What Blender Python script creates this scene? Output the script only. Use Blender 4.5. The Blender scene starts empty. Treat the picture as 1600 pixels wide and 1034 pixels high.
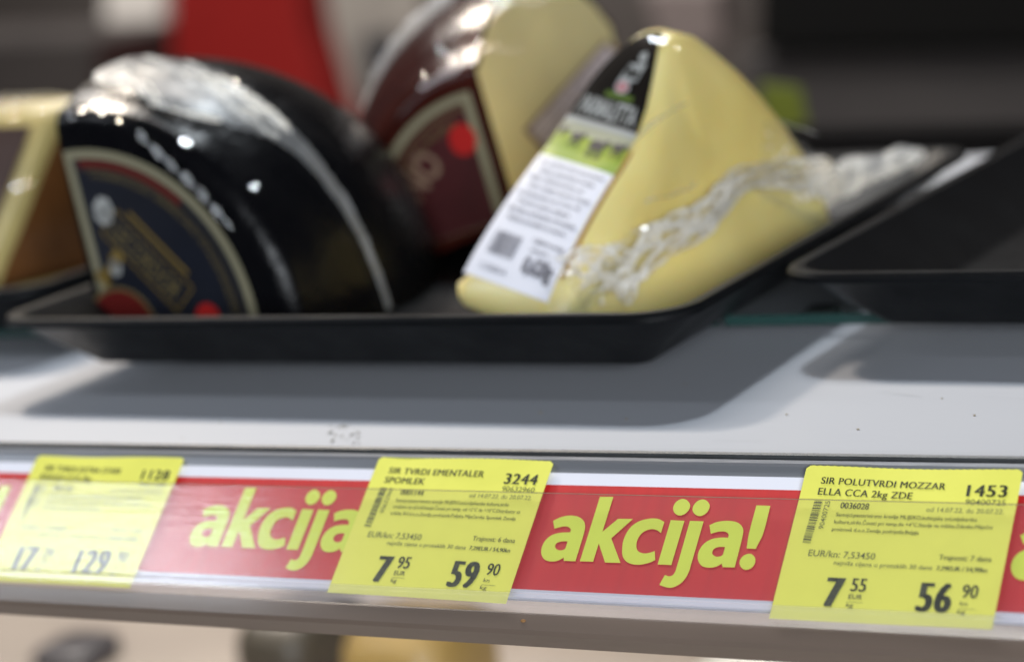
import bpy, bmesh, math, random
from mathutils import Vector, Matrix
R = math.radians
random.seed(7)
SC = bpy.context.scene
COL = SC.collection

# ------------------------------------------------------------------ camera
F = 3481.05                      # focal length in photograph pixels (1600 wide)
AX = Vector((6500, -93, -F)).normalized()
AY = Vector((1850, -997, F)); AY = (AY - AX * AX.dot(AY)).normalized()
AZ = AX.cross(AY)
CAM = Vector((0, 0, .2))
def w(v): return Vector((AX.dot(v), AY.dot(v), AZ.dot(v)))
cr, cu, cb = w(Vector((1, 0, 0))), w(Vector((0, -1, 0))), w(Vector((0, 0, -1)))
cd = bpy.data.cameras.new('camera'); cam = bpy.data.objects.new('camera', cd); COL.objects.link(cam)
cam.matrix_world = Matrix(((cr.x, cu.x, cb.x, CAM.x), (cr.y, cu.y, cb.y, CAM.y), (cr.z, cu.z, cb.z, CAM.z), (0, 0, 0, 1)))
cd.sensor_width = 36; cd.lens = F / 1600 * 36; cd.clip_start = .02; cd.clip_end = 60
cd.dof.use_dof = True; cd.dof.focus_distance = .712; cd.dof.aperture_fstop = 5.7; cd.dof.aperture_blades = 0
SC.camera = cam

# ------------------------------------------------------------------ light
SC.view_settings.view_transform = 'Standard'; SC.view_settings.look = 'None'; SC.view_settings.exposure = 0
wo = bpy.data.worlds.new('World'); SC.world = wo; wo.use_nodes = True
wo.node_tree.nodes['Background'].inputs[0].default_value = (.62, .72, .95, 1)
wo.node_tree.nodes['Background'].inputs[1].default_value = .025

def lamp(name, loc, target, size, power, color, sy=None, kind='AREA', spread=None):
    l = bpy.data.lights.new(name, kind); o = bpy.data.objects.new(name, l); COL.objects.link(o)
    o.location = loc; d = Vector(target) - Vector(loc)
    o.rotation_euler = d.to_track_quat('-Z', 'Y').to_euler()
    l.energy = power; l.color = color
    if kind == 'AREA':
        l.size = size
        if sy: l.shape = 'RECTANGLE'; l.size_y = sy
        else: l.shape = 'DISK'
        if spread: l.spread = R(spread)
    return o
T0 = Vector((-.40, .74, .03))
def dirlamp(name, d, dist, size, power, color):
    d = Vector(d).normalized()
    return lamp(name, T0 - d * dist, T0, size, power, color)
dirlamp('ceiling_spot', (.0065, -.0190, -.0360), 1.5, .15, 9.6, (.86, .94, 1.0))
dirlamp('ceiling_spot', (.0310, -.0250, -.0360), 1.6, .13, 12.5, (1, .86, .70))
# tube of the case: a long cool strip above the front edge, towards the left
tube = lamp('case_tube', (-1.58, .488, .62), (-1.58, .558, 0), 1.36, 3.8, (.86, .92, 1.0), sy=.07)
# light of the aisle in front of the case, low and broad
lamp('aisle_light', (.75, -1.15, .47), (-.4, .70, .02), 1.5, 48, (.90, .95, 1.0), sy=.55)
# added fill strip under the shelf, brightens the level below
lamp('lower_level_fill', (-.35, .95, -.03), (-.35, 1.0, -1), 1.7, 2.2, (1, .93, .84), sy=.05)
# added fill high over the far background, brightens the screens and post
lamp('background_fill', (-3.2, 3.6, 4.2), (-3.4, 5.8, 0), 4.0, 420, (1, .95, .9), sy=1.2)

# ------------------------------------------------------------------ helpers
def ray(px, py): return w(Vector((px - 800, py - 517, F)) / F)
def atz(px, py, z): d = ray(px, py); return CAM + d * ((z - CAM.z) / d.z)
def aty(px, py, y): d = ray(px, py); return CAM + d * ((y - CAM.y) / d.y)

def tag(o, label=None, cat=None, group=None, kind=None):
    if label: o['label'] = label
    if cat: o['category'] = cat
    if group: o['group'] = group
    if kind: o['kind'] = kind
    return o
CAM_SCALE = .96                         # cheeses and trays scaled about the camera, cheese locations baked after the move
def empty(name, loc=(0, 0, 0), rz=0, size=1):
    o = bpy.data.objects.new(name, None); COL.objects.link(o); o.location = loc; o.rotation_euler.z = rz; o.scale = (size,) * 3
    o.empty_display_size = .01
    return o
def link(name, me, m, parent=None, smooth=False):
    me.materials.clear(); me.materials.append(m)
    if smooth:
        for p in me.polygons: p.use_smooth = True
    o = bpy.data.objects.new(name, me); COL.objects.link(o)
    if parent: o.parent = parent
    return o
def mk(name, verts, faces, m, parent=None, smooth=False, fix=True):
    me = bpy.data.meshes.new(name); me.from_pydata([tuple(v) for v in verts], [], faces); me.validate()
    if fix:
        bm = bmesh.new(); bm.from_mesh(me); bmesh.ops.recalc_face_normals(bm, faces=bm.faces); bm.to_mesh(me); bm.free()
    return link(name, me, m, parent, smooth)
def from_bm(name, bm, m, parent=None, smooth=False):
    me = bpy.data.meshes.new(name); bmesh.ops.recalc_face_normals(bm, faces=bm.faces); bm.to_mesh(me); bm.free()
    return link(name, me, m, parent, smooth)
def sharp(o, ang=40):
    for p in o.data.polygons: p.use_smooth = True
    o.data.set_sharp_from_angle(angle=R(ang)); return o
def box_bm(bm, lo, hi):
    r = bmesh.ops.create_cube(bm, size=1)
    for v in r['verts']:
        v.co = Vector([(lo[i] + hi[i]) / 2 + v.co[i] * (hi[i] - lo[i]) for i in range(3)])
    return r['verts']
def box(name, lo, hi, m, parent=None, bev=.0):
    bm = bmesh.new(); box_bm(bm, lo, hi)
    if bev: bmesh.ops.bevel(bm, geom=bm.edges[:], offset=bev, segments=3, affect='EDGES')
    o = from_bm(name, bm, m, parent)
    return sharp(o) if bev else o

# materials
def mat(name, color, rough=.5, metal=0, spec=.5, coat=0, noise=0, nscale=20, bump=0, bscale=60, stretch=(1, 1, 1), sss=0, sssr=(.01, .006, .003), var=None, rvar=0, tr=0, coatr=.05, coatior=1.5):
    m = bpy.data.materials.new(name); m.use_nodes = True; nt = m.node_tree; b = nt.nodes['Principled BSDF']
    b.inputs['Base Color'].default_value = (*color, 1); b.inputs['Roughness'].default_value = rough
    b.inputs['Metallic'].default_value = metal; b.inputs['Specular IOR Level'].default_value = spec
    b.inputs['Coat Weight'].default_value = coat; b.inputs['Coat Roughness'].default_value = coatr; b.inputs['Coat IOR'].default_value = coatior
    if sss:
        b.inputs['Subsurface Weight'].default_value = sss; b.inputs['Subsurface Radius'].default_value = sssr; b.inputs['Subsurface Scale'].default_value = 1
    tc = nt.nodes.new('ShaderNodeTexCoord'); mp = nt.nodes.new('ShaderNodeMapping'); mp.inputs['Scale'].default_value = stretch
    nt.links.new(tc.outputs['Object'], mp.inputs[0])
    if noise or rvar:
        n = nt.nodes.new('ShaderNodeTexNoise'); n.inputs['Scale'].default_value = nscale; n.inputs['Detail'].default_value = 6
        nt.links.new(mp.outputs[0], n.inputs[0])
        if noise:
            mx = nt.nodes.new('ShaderNodeMix'); mx.data_type = 'RGBA'
            c2 = var or tuple(min(1, c * (1 - noise)) for c in color)
            mx.inputs['A'].default_value = (*color, 1); mx.inputs['B'].default_value = (*c2, 1)
            rp = nt.nodes.new('ShaderNodeMapRange'); rp.inputs[1].default_value = .35; rp.inputs[2].default_value = .68
            nt.links.new(n.outputs[0], rp.inputs[0]); nt.links.new(rp.outputs[0], mx.inputs['Factor'])
            nt.links.new(mx.outputs['Result'], b.inputs['Base Color'])
        if rvar:
            rr = nt.nodes.new('ShaderNodeMapRange'); rr.inputs[1].default_value = .3; rr.inputs[2].default_value = .7
            rr.inputs[3].default_value = max(0, rough - rvar); rr.inputs[4].default_value = rough + rvar
            nt.links.new(n.outputs[0], rr.inputs[0]); nt.links.new(rr.outputs[0], b.inputs['Roughness'])
    if bump:
        n2 = nt.nodes.new('ShaderNodeTexNoise'); n2.inputs['Scale'].default_value = bscale; n2.inputs['Detail'].default_value = 4
        nt.links.new(mp.outputs[0], n2.inputs[0])
        bp = nt.nodes.new('ShaderNodeBump'); bp.inputs['Strength'].default_value = 1; bp.inputs['Distance'].default_value = bump
        nt.links.new(n2.outputs[0], bp.inputs['Height']); nt.links.new(bp.outputs[0], b.inputs['Normal'])
        if coat: nt.links.new(bp.outputs[0], b.inputs['Coat Normal'])
    return m
def film_mat(name, white=.10, gloss=.5, rough=.12, bump=.0006, bscale=160, stretch=(1, 1, 1), tint=(.9, .92, .95), back=.5):
    """thin clear plastic: mostly see-through, glossy, a little milky"""
    m = bpy.data.materials.new(name); m.use_nodes = True; nt = m.node_tree; nt.nodes.clear()
    out = nt.nodes.new('ShaderNodeOutputMaterial')
    tr = nt.nodes.new('ShaderNodeBsdfTransparent'); tr.inputs[0].default_value = (.97, .97, .97, 1)
    df = nt.nodes.new('ShaderNodeBsdfDiffuse'); df.inputs[0].default_value = (*tint, 1)
    tl = nt.nodes.new('ShaderNodeBsdfTranslucent'); tl.inputs[0].default_value = (*tint, 1)
    gl = nt.nodes.new('ShaderNodeBsdfGlossy'); gl.inputs['Roughness'].default_value = rough; gl.inputs[0].default_value = (1, 1, 1, 1)
    a = nt.nodes.new('ShaderNodeMixShader'); a.inputs[0].default_value = back
    nt.links.new(df.outputs[0], a.inputs[1]); nt.links.new(tl.outputs[0], a.inputs[2])
    b = nt.nodes.new('ShaderNodeMixShader'); b.inputs[0].default_value = white
    nt.links.new(tr.outputs[0], b.inputs[1]); nt.links.new(a.outputs[0], b.inputs[2])
    fr = nt.nodes.new('ShaderNodeLayerWeight'); fr.inputs[0].default_value = .5
    pw = nt.nodes.new('ShaderNodeMath'); pw.operation = 'POWER'; pw.inputs[1].default_value = 4.0
    nt.links.new(fr.outputs['Facing'], pw.inputs[0])
    mu = nt.nodes.new('ShaderNodeMapRange'); mu.inputs[1].default_value = 0; mu.inputs[2].default_value = 1
    mu.inputs[3].default_value = .045 * gloss; mu.inputs[4].default_value = min(.22, .3 * gloss)
    nt.links.new(pw.outputs[0], mu.inputs[0])
    c = nt.nodes.new('ShaderNodeMixShader'); nt.links.new(mu.outputs[0], c.inputs[0])
    nt.links.new(b.outputs[0], c.inputs[1]); nt.links.new(gl.outputs[0], c.inputs[2])
    nt.links.new(c.outputs[0], out.inputs[0])
    if bump:
        tc = nt.nodes.new('ShaderNodeTexCoord'); mp = nt.nodes.new('ShaderNodeMapping'); mp.inputs['Scale'].default_value = stretch
        n2 = nt.nodes.new('ShaderNodeTexNoise'); n2.inputs['Scale'].default_value = bscale; n2.inputs['Detail'].default_value = 5
        nt.links.new(tc.outputs['Object'], mp.inputs[0]); nt.links.new(mp.outputs[0], n2.inputs[0])
        bp = nt.nodes.new('ShaderNodeBump'); bp.inputs['Distance'].default_value = bump
        nt.links.new(n2.outputs[0], bp.inputs['Height'])
        for s in (gl, df, fr): nt.links.new(bp.outputs[0], s.inputs['Normal'])
    return m

M = dict(
    shelf=mat('shelf_enamel', (.56, .58, .63), .40, spec=.4, noise=.06, nscale=9, bump=.00006, bscale=260, stretch=(.3, 1, 1), rvar=.06),
    rubber=mat('dark_gasket', (.045, .048, .05), .5, noise=.4, nscale=60, bump=.0002, bscale=500),
    alu=mat('grey_aluminium', (.36, .37, .40), .42, metal=.5, noise=.25, nscale=30, stretch=(.2, 3, 3), bump=.00008, bscale=400),
    taupe=mat('taupe_metal', (.24, .175, .135), .5, metal=.0, coat=1, coatr=.10, coatior=2.5, noise=.25, nscale=14, stretch=(.3, 2, 2)),
    railwhite=mat('white_plastic', (.80, .80, .86), .35, noise=.03, nscale=40),
    card=mat('white_card', (.80, .81, .90), .6, noise=.02, nscale=60),
    red=mat('red_print', (.60, .018, .020), .55, noise=.10, nscale=300, stretch=(1, .1, .1)),
    yel=mat('yellow_green_print', (.68, .78, .075), .6),
    paper=mat('yellow_paper', (.83, .82, .12), .62, noise=.03, nscale=120, bump=.00004, bscale=700),
    ink=mat('black_ink', (.022, .026, .018), .6, noise=.9, nscale=900, var=(.06, .07, .03)),
    greyink=mat('thin_grey_ink', (.06, .075, .03), .6, noise=.5, nscale=900, var=(.13, .15, .04)),
    tray=mat('black_tray_plastic', (.0050, .0055, .0065), .42, spec=.14, rvar=.08, nscale=35, bump=.00009, bscale=500),
    blackwax=mat('black_wax', (.0035, .0035, .0045), .27, spec=.16, coat=0, bump=.0016, bscale=42, rvar=.1, nscale=40, coatr=.08),
    brownwax=mat('brown_wax', (.050, .010, .007), .24, spec=.2, coat=0, bump=.0014, bscale=40, noise=.6, nscale=14, coatr=.08),
    paste=mat('pale_cheese_paste', (.90, .76, .38), .45, noise=.18, nscale=10, sss=.25, coat=.25, coatr=.2, bump=.0005, bscale=40),
    yellowcheese=mat('yellow_cheese', (.91, .78, .34), .38, noise=.25, nscale=11, var=(.85, .67, .22), sss=.30, sssr=(.012, .006, .002), coat=.5, coatr=.2, bump=.0009, bscale=34),
    rind=mat('golden_rind', (.50, .22, .045), .4, noise=.4, nscale=15, coat=.5, coatr=.15),
    brownrind=mat('brown_rind', (.20, .078, .02), .4, noise=.5, nscale=18, coat=.5, coatr=.12, bump=.001, bscale=50),
    navy=mat('navy_label', (.007, .009, .017), .45, coat=.3, noise=.3, nscale=40),
    cream=mat('cream_border', (.22, .205, .135), .45, coat=.3),
    gold=mat('gold_print', (.17, .115, .028), .4, coat=.3),
    dullgold=mat('dull_gold_print', (.11, .085, .035), .5),
    maroon=mat('maroon_label', (.060, .010, .012), .45, coat=.3, noise=.3, nscale=40),
    darkred=mat('dark_red_print', (.10, .009, .008), .35, coat=.4),
    brightred=mat('bright_red_print', (.40, .013, .012), .4, coat=.3),
    silver=mat('silver_print', (.42, .43, .42), .4),
    labelwhite=mat('white_label', (.82, .83, .92), .45, coat=.25, coatr=.2),
    labelblack=mat('black_label', (.010, .007, .005), .7, spec=.15),
    green=mat('meadow_green_print', (.20, .33, .012), .45, noise=.5, nscale=70, var=(.38, .45, .03), coat=.2),
    sky=mat('pale_horizon_print', (.42, .42, .30), .45, coat=.2),
    labelink=mat('label_grey_ink', (.10, .10, .13), .6),
    glassedge=mat('green_glass_edge', (.018, .055, .05), .25, spec=.6),
    pinkink=mat('pink_print', (.55, .25, .27), .5),
)
M['flap'] = film_mat('clear_rail_cover', white=.06, gloss=1.9, rough=.19, bump=.00006, bscale=300, stretch=(.12, 2, 2), tint=(.85, .86, 1))
M['film'] = film_mat('cling_film', white=.05, gloss=1.0, rough=.14, bump=.0010, bscale=240, tint=(1, 1, 1))
M['filmwhite'] = film_mat('milky_cling_film', white=.27, gloss=.45, rough=.3, bump=.0006, bscale=200)
M['crease'] = film_mat('white_film_crease', white=.90, gloss=1.0, rough=.14, bump=0, tint=(1, .96, .88), back=.12)
M['glass'] = film_mat('glass_pane', white=.02, gloss=1.0, rough=.02, bump=0, tint=(.6, .8, .75))

# ------------------------------------------------------------------ price rail frame: x along, s down the tilted face, n outward
TILT = R(50); EY = .6401
RV = Vector((0, -math.sin(TILT), -math.cos(TILT))); RN = Vector((0, -math.cos(TILT), math.sin(TILT)))
RO = Vector((0, EY, 0))
def rail(x, s, n=0): return RO + Vector((x, 0, 0)) + RV * s + RN * n
def uv(px, py, n=0):
    d = ray(px, py); t = (RN.dot(RO - CAM) + n) / RN.dot(d); p = CAM + d * t
    return p.x, (p - RO).dot(RV)

# ------------------------------------------------------------------ text
_cache = {}
def text_geo(body, bold=0.0, track=1.0, res=3):
    k = (body, bold, track)
    if k in _cache: return _cache[k]
    c = bpy.data.curves.new('t', 'FONT'); c.body = body; c.offset = bold; c.space_character = track; c.resolution_u = res
    o = bpy.data.objects.new('t', c); COL.objects.link(o)
    dg = bpy.context.evaluated_depsgraph_get(); dg.update()
    me = bpy.data.meshes.new_from_object(o.evaluated_get(dg))
    v = [(p.co.x, p.co.y) for p in me.vertices]; f = [tuple(p.vertices) for p in me.polygons]
    bpy.data.objects.remove(o); bpy.data.curves.remove(c); bpy.data.meshes.remove(me)
    _cache[k] = (v, f); return v, f
class Print:
    """collects flat print in 2-D and maps it to a surface through fn(u, v)"""
    def __init__(s): s.v, s.f = [], []
    def add(s, v, f):
        b = len(s.v); s.v += v; s.f += [tuple(i + b for i in q) for q in f]
    def text(s, body, p0, p1, cap, bold=0.0, track=1.0, up=None):
        """baseline runs p0 to p1 (ink edge to ink edge); up = unit direction of the capitals"""
        v, f = text_geo(body, bold, track)
        if not v: return
        x0 = min(a for a, b in v); x1 = max(a for a, b in v)
        hv = text_geo('H', bold)[0]; H = max(b for a, b in hv) - min(b for a, b in hv)
        d = Vector(p1) - Vector(p0); L = d.length; d.normalize()
        n = Vector(up) if up else Vector((d.y, -d.x))       # s runs downwards on the rail
        off = min(b for a, b in hv)
        out = []
        for a, b in v:
            q = Vector(p0) + d * ((a - x0) / (x1 - x0) * L) + n * ((b - off) / H * cap)
            out.append((q.x, q.y))
        s.add(out, f)
    def quad(s, a, b, c, d): s.add([tuple(a), tuple(b), tuple(c), tuple(d)], [(0, 1, 2, 3)])
    def rect(s, x0, y0, x1, y1): s.quad((x0, y0), (x1, y0), (x1, y1), (x0, y1))
    def poly(s, pts): s.add([tuple(p) for p in pts], [tuple(range(len(pts)))])
    def disc(s, c, rx, ry=None, n=24): s.poly([(c[0] + rx * math.cos(6.2832 * i / n), c[1] + (ry or rx) * math.sin(6.2832 * i / n)) for i in range(n)])
    def sector(s, c, r0, r1, a0, a1, side=1, n=40):
        P = []
        for i in range(n + 1):
            a = a0 + (a1 - a0) * i / n
            P.append((c[0] + side * r0 * math.sin(a), c[1] + r0 * math.cos(a))); P.append((c[0] + side * r1 * math.sin(a), c[1] + r1 * math.cos(a)))
        s.add(P, [(2 * i, 2 * i + 1, 2 * i + 3, 2 * i + 2) for i in range(n)])
    def build(s, name, fn, m, parent=None):
        return mk(name, [fn(*p) for p in s.v], s.f, m, parent, fix=False)

# ------------------------------------------------------------------ the big word, drawn as outlines
def sA(x, y): return uv(840 + x / 7.953, 765 + y / 7.953, .0008)
def sB(x, y): return uv(1020 + x / 6.67, 770 + y / 6.67, .0008)
C_, S_ = 'c', 's'
GLYPHS = [
 (sA, [(192,385,C_),(285,340,S_),(400,318,S_),(510,335,S_),(572,385,S_),(590,450,S_),(575,540,S_),(470,885,C_),(325,880,C_),(325,838,C_),(262,873,S_),(180,888,S_),(90,865,S_),(48,800,S_),(52,715,S_),(95,630,S_),(170,565,S_),(270,533,S_),(405,525,C_),(412,490,S_),(385,460,S_),(320,453,S_),(210,480,C_)]),
 (sA, [(372,637,C_),(354,700,S_),(335,735,S_),(285,750,S_),(235,735,S_),(218,700,S_),(235,662,S_),(290,640,S_)]),
 (sA, [(775,85,C_),(942,85,C_),(805,520,C_),(1000,358,C_),(1185,360,C_),(915,600,C_),(1030,905,C_),(838,900,C_),(760,665,C_),(690,890,C_),(525,885,C_)]),
 (sA, [(1575,397,C_),(1533,535,C_),(1485,500,S_),(1410,487,S_),(1310,525,S_),(1245,610,S_),(1227,700,S_),(1250,760,S_),(1320,787,S_),(1390,780,S_),(1455,757,C_),(1462,870,C_),(1380,905,S_),(1250,928,S_),(1130,905,S_),(1065,840,S_),(1050,740,S_),(1075,600,S_),(1150,470,S_),(1260,390,S_),(1400,355,S_),(1500,360,S_)]),
 (sB, [(187,280,C_),(330,288,C_),(193,748,C_),(50,742,C_)]),
 (sB, [(387,288,C_),(530,293,C_),(400,740,S_),(375,820,S_),(325,905,S_),(255,962,S_),(170,985,S_),(68,955,C_),(125,852,C_),(180,865,S_),(220,840,S_),(248,772,S_)]),
 (sB, [(322,60,S_),(388,120,S_),(355,200,S_),(270,232,S_),(212,172,S_),(243,92,S_)]),
 (sB, [(530,66,S_),(592,124,S_),(560,205,S_),(480,238,S_),(415,180,S_),(448,98,S_)]),
 (sB, [(590,333,C_),(670,300,S_),(790,288,S_),(890,310,S_),(940,370,S_),(935,450,S_),(853,773,C_),(728,770,C_),(718,733,C_),(660,765,S_),(580,775,S_),(510,755,S_),(470,690,S_),(478,610,S_),(530,530,S_),(610,480,S_),(700,463,S_),(785,463,C_),(790,430,S_),(760,403,S_),(690,400,S_),(605,422,C_)]),
 (sB, [(753,560,C_),(738,615,S_),(723,648,S_),(675,662,S_),(630,645,S_),(620,610,S_),(645,575,S_),(690,560,S_)]),
 (sB, [(1080,127,C_),(1225,132,C_),(1150,420,S_),(1072,580,C_),(978,575,C_),(1000,430,S_)]),
 (sB, [(1015,631,S_),(1068,685,S_),(1040,768,S_),(960,797,S_),(905,740,S_),(932,663,S_)]),
]
def word_geo():
    c = bpy.data.curves.new('w', 'CURVE'); c.dimensions = '2D'; c.fill_mode = 'BOTH'; c.resolution_u = 6
    for fn, pts in GLYPHS:
        sp = c.splines.new('BEZIER'); sp.use_cyclic_u = True; sp.bezier_points.add(len(pts) - 1)
        P = [Vector(fn(x, y)) * 10 for x, y, k in pts]; n = len(P)
        for i, (x, y, k) in enumerate(pts):
            bp = sp.bezier_points[i]; bp.co = (*P[i], 0); bp.handle_left_type = bp.handle_right_type = 'FREE'
            def tan(j):                                     # Catmull tangent, straight beside corners
                a, b = P[(j - 1) % n], P[(j + 1) % n]; t = (b - a); return t.normalized() if t.length else t
            prev, nxt = P[(i - 1) % n], P[(i + 1) % n]
            if k == S_:
                t = tan(i); bp.handle_left = (*(P[i] - t * (P[i] - prev).length / 3), 0); bp.handle_right = (*(P[i] + t * (nxt - P[i]).length / 3), 0)
            else:
                bp.handle_left = (*(P[i] + (prev - P[i]) / 3), 0); bp.handle_right = (*(P[i] + (nxt - P[i]) / 3), 0)
    o = bpy.data.objects.new('w', c); COL.objects.link(o)
    dg = bpy.context.evaluated_depsgraph_get(); dg.update()
    me = bpy.data.meshes.new_from_object(o.evaluated_get(dg))
    v = [(p.co.x / 10, p.co.y / 10) for p in me.vertices]; f = [tuple(p.vertices) for p in me.polygons]
    bpy.data.objects.remove(o); bpy.data.curves.remove(c); bpy.data.meshes.remove(me)
    return v, f
WV, WF = word_geo()

# ------------------------------------------------------------------ display shelf (furniture of the place)
XL, XR = -2.2, .9
sh = tag(empty('display_shelf', (0, EY, 0)), 'pale grey enamelled refrigerated display shelf carrying the black trays', 'shelf')
def rel(o, parent):                 # keep world coordinates under a parent that is only translated
    o.parent = parent; o.matrix_parent_inverse = Matrix.Translation(parent.location).inverted(); return o
P = [(EY + .0035, 0), (1.21, 0), (1.21, -.012), (EY + .004, -.012), (EY + .0012, -.0045), (EY + .0016, -.0018)]
def strip(name, prof, m, parent, xl=XL, xr=XR, smooth=False):
    n = len(prof); v = [(xl, y, z) for y, z in prof] + [(xr, y, z) for y, z in prof]
    f = [(i, (i + 1) % n, n + (i + 1) % n, n + i) for i in range(n)] + [tuple(range(n)), tuple(range(2 * n - 1, n - 1, -1))]
    o = rel(mk(name, v, f, m), parent)
    if smooth: sharp(o, 35)
    return o
strip('shelf_surface', P, M['shelf'], sh)
# crumb-like scratches on the enamel near the front edge
pr = Print()
for k in range(26):
    c = atz(512 + random.random() * 50, 664 + random.random() * 30, 0); r_ = random.uniform(.0003, .0012)
    a = random.random() * 3; pts = []
    for i in range(7):
        t = i / 7 * 6.283; rr = r_ * random.uniform(.5, 1.2)
        pts.append((c.x + rr * math.cos(t + a) * .6, c.y + rr * math.sin(t + a) * 1.6))
    pr.poly(pts)
o = rel(pr.build('scuff_mark', lambda a, b: Vector((a, b, .0004)), mat('scuff', (.11, .11, .08), .7)), sh)

pr = Print(); rnd = random.Random(8)
for k in range(16):
    c = atz(rnd.uniform(60, 1560), rnd.uniform(600, 694), 0); L_ = rnd.uniform(.004, .022); a_ = rnd.uniform(-.5, .5); w__ = rnd.uniform(.00006, .00016)
    pr.quad((c.x, c.y), (c.x + L_ * math.cos(a_), c.y + L_ * math.sin(a_)), (c.x + L_ * math.cos(a_), c.y + L_ * math.sin(a_) + w__), (c.x, c.y + w__))
rel(pr.build('scratch', lambda a, b: Vector((a, b, .0004)), mat('scratch_grey', (.36, .37, .39), .5)), sh)['kind'] = 'stuff'
rnd = random.Random(21)
bm = bmesh.new()
for k in range(13):
    px, py = rnd.uniform(100, 1580), rnd.uniform(585, 692); c = atz(px, py, .0003); n0 = len(bm.verts)
    r_ = rnd.uniform(.00012, .0005); q = bmesh.ops.create_icosphere(bm, subdivisions=1, radius=r_)
    for v in q['verts']: v.co = Vector((v.co.x * rnd.uniform(.7, 1.5), v.co.y * 1.2, v.co.z * .6)) + c
cb_ = from_bm('crumbs', bm, mat('cheese_crumb', (.30, .25, .16), .7)); tag(cb_, 'tiny scattered crumbs on the pale shelf front', 'crumbs', kind='stuff')

# ------------------------------------------------------------------ price rail
pr_ = tag(empty('price_rail', rail(0, 0)), 'long tilted price rail with clear cover along the shelf front edge', 'price rail')
def railstrip(name, prof, m, smooth=True, xl=XL, xr=XR):
    pts = [rail(0, s, n) for s, n in prof]
    return strip(name, [(p.y, p.z) for p in pts], m, pr_, xl, xr, smooth)
railstrip('gasket', [(-.0012, -.001), (-.0010, .0008), (.0002, .0012), (.0012, .0008), (.0014, -.001)], M['rubber'])
railstrip('upper_lip', [(.0016, -.001), (.0016, .0006), (.0022, .0013), (.0034, .0014), (.0040, .0006), (.0052, .0004), (.0078, .0003), (.0078, -.001)], M['alu'])
railstrip('back_plate', [(.0080, -.0012), (.0080, .0), (.0560, .0), (.0560, -.0012)], M['railwhite'], False)
railstrip('bottom_lip', [(.0557, .0030), (.0557, .0036), (.0562, .0041), (.0569, .0036), (.0575, .0041), (.0592, .0041), (.0601, .0034), (.0608, .0005), (.0608, -.001), (.0602, -.001), (.0602, .0004), (.0596, .0030)],
          film_mat('milky_clear_lip', white=.13, gloss=1.2, rough=.15, bump=0, tint=(.85, .86, 1)))
def sheetstrip(name, prof, m):
    pts = [rail(0, s, n) for s, n in prof]; v = []; f = []
    for i, p in enumerate(pts):
        v += [(XL, p.y, p.z), (XR, p.y, p.z)]
        if i: f.append((2 * i - 2, 2 * i - 1, 2 * i + 1, 2 * i))
    return rel(mk(name, v, f, m, fix=False), pr_)
sheetstrip('cover', [(.0176, .0030), (.0557, .0033)], M['flap'])
railstrip('cover_edge', [(.01748, .0029), (.01748, .0031), (.0176, .0031), (.0176, .0029)], mat('cover_edge_plastic', (.30, .25, .18), .5), False)
railstrip('lower_profile', [(.0609, -.0005), (.0611, .0004), (.0672, .0003), (.0684, -.0008), (.0690, -.0075), (.0609, -.010)], M['taupe'])
bm = bmesh.new(); bmesh.ops.create_icosphere(bm, subdivisions=2, radius=.0007)
c_ = uv(822, 957); q = rail(c_[0], .0640, .0003)
for v in bm.verts: v.co = Vector((v.co.x * 1.4, v.co.y, v.co.z * .8)) + q
rel(from_bm('rust_spot', bm, mat('rust_stain', (.30, .15, .05), .7), None, True), pr_)

# ------------------------------------------------------------------ promo inserts with the word akcija!
PITCH = (.1556 - .0006)
def insert(dx, label):
    t = tag(empty('promo_insert', rail(-.30 + dx, .03)), label, 'price rail insert', 'red and white akcija paper inserts in the price rail')
    x0, x1 = -.3845 + dx, -.3845 + dx + PITCH - .0003
    def quadmesh(name, s0, s1, n, m, a=x0, b=x1):
        N = 8; v = []; f = []
        for i in range(N + 1):
            x = a + (b - a) * i / N
            v += [rail(x, s0, n), rail(x, s1, n)]
            if i: f.append((2 * i - 2, 2 * i - 1, 2 * i + 1, 2 * i))
        return rel(mk(name, v, f, m, fix=False), t)
    quadmesh('card', .0079, .0556, .0004, M['card'])
    quadmesh('red_band', .0128, .0527, .0006, M['red'])
    rel(mk('lettering', [rail(a + dx, b, .0008) for a, b in WV], WF, M['yel'], fix=False), t)
insert(0, 'red akcija! insert fully in view between the 3244 tag and the 1453 tag')
insert(-.1413, 'red akcija insert whose last letter runs behind the 3244 tag')
insert(-.3089, 'red insert cut by the left photo edge, leftmost of the akcija inserts')
insert(.1556, 'red insert showing only the edge of its first letter beyond the 1453 tag')

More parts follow.
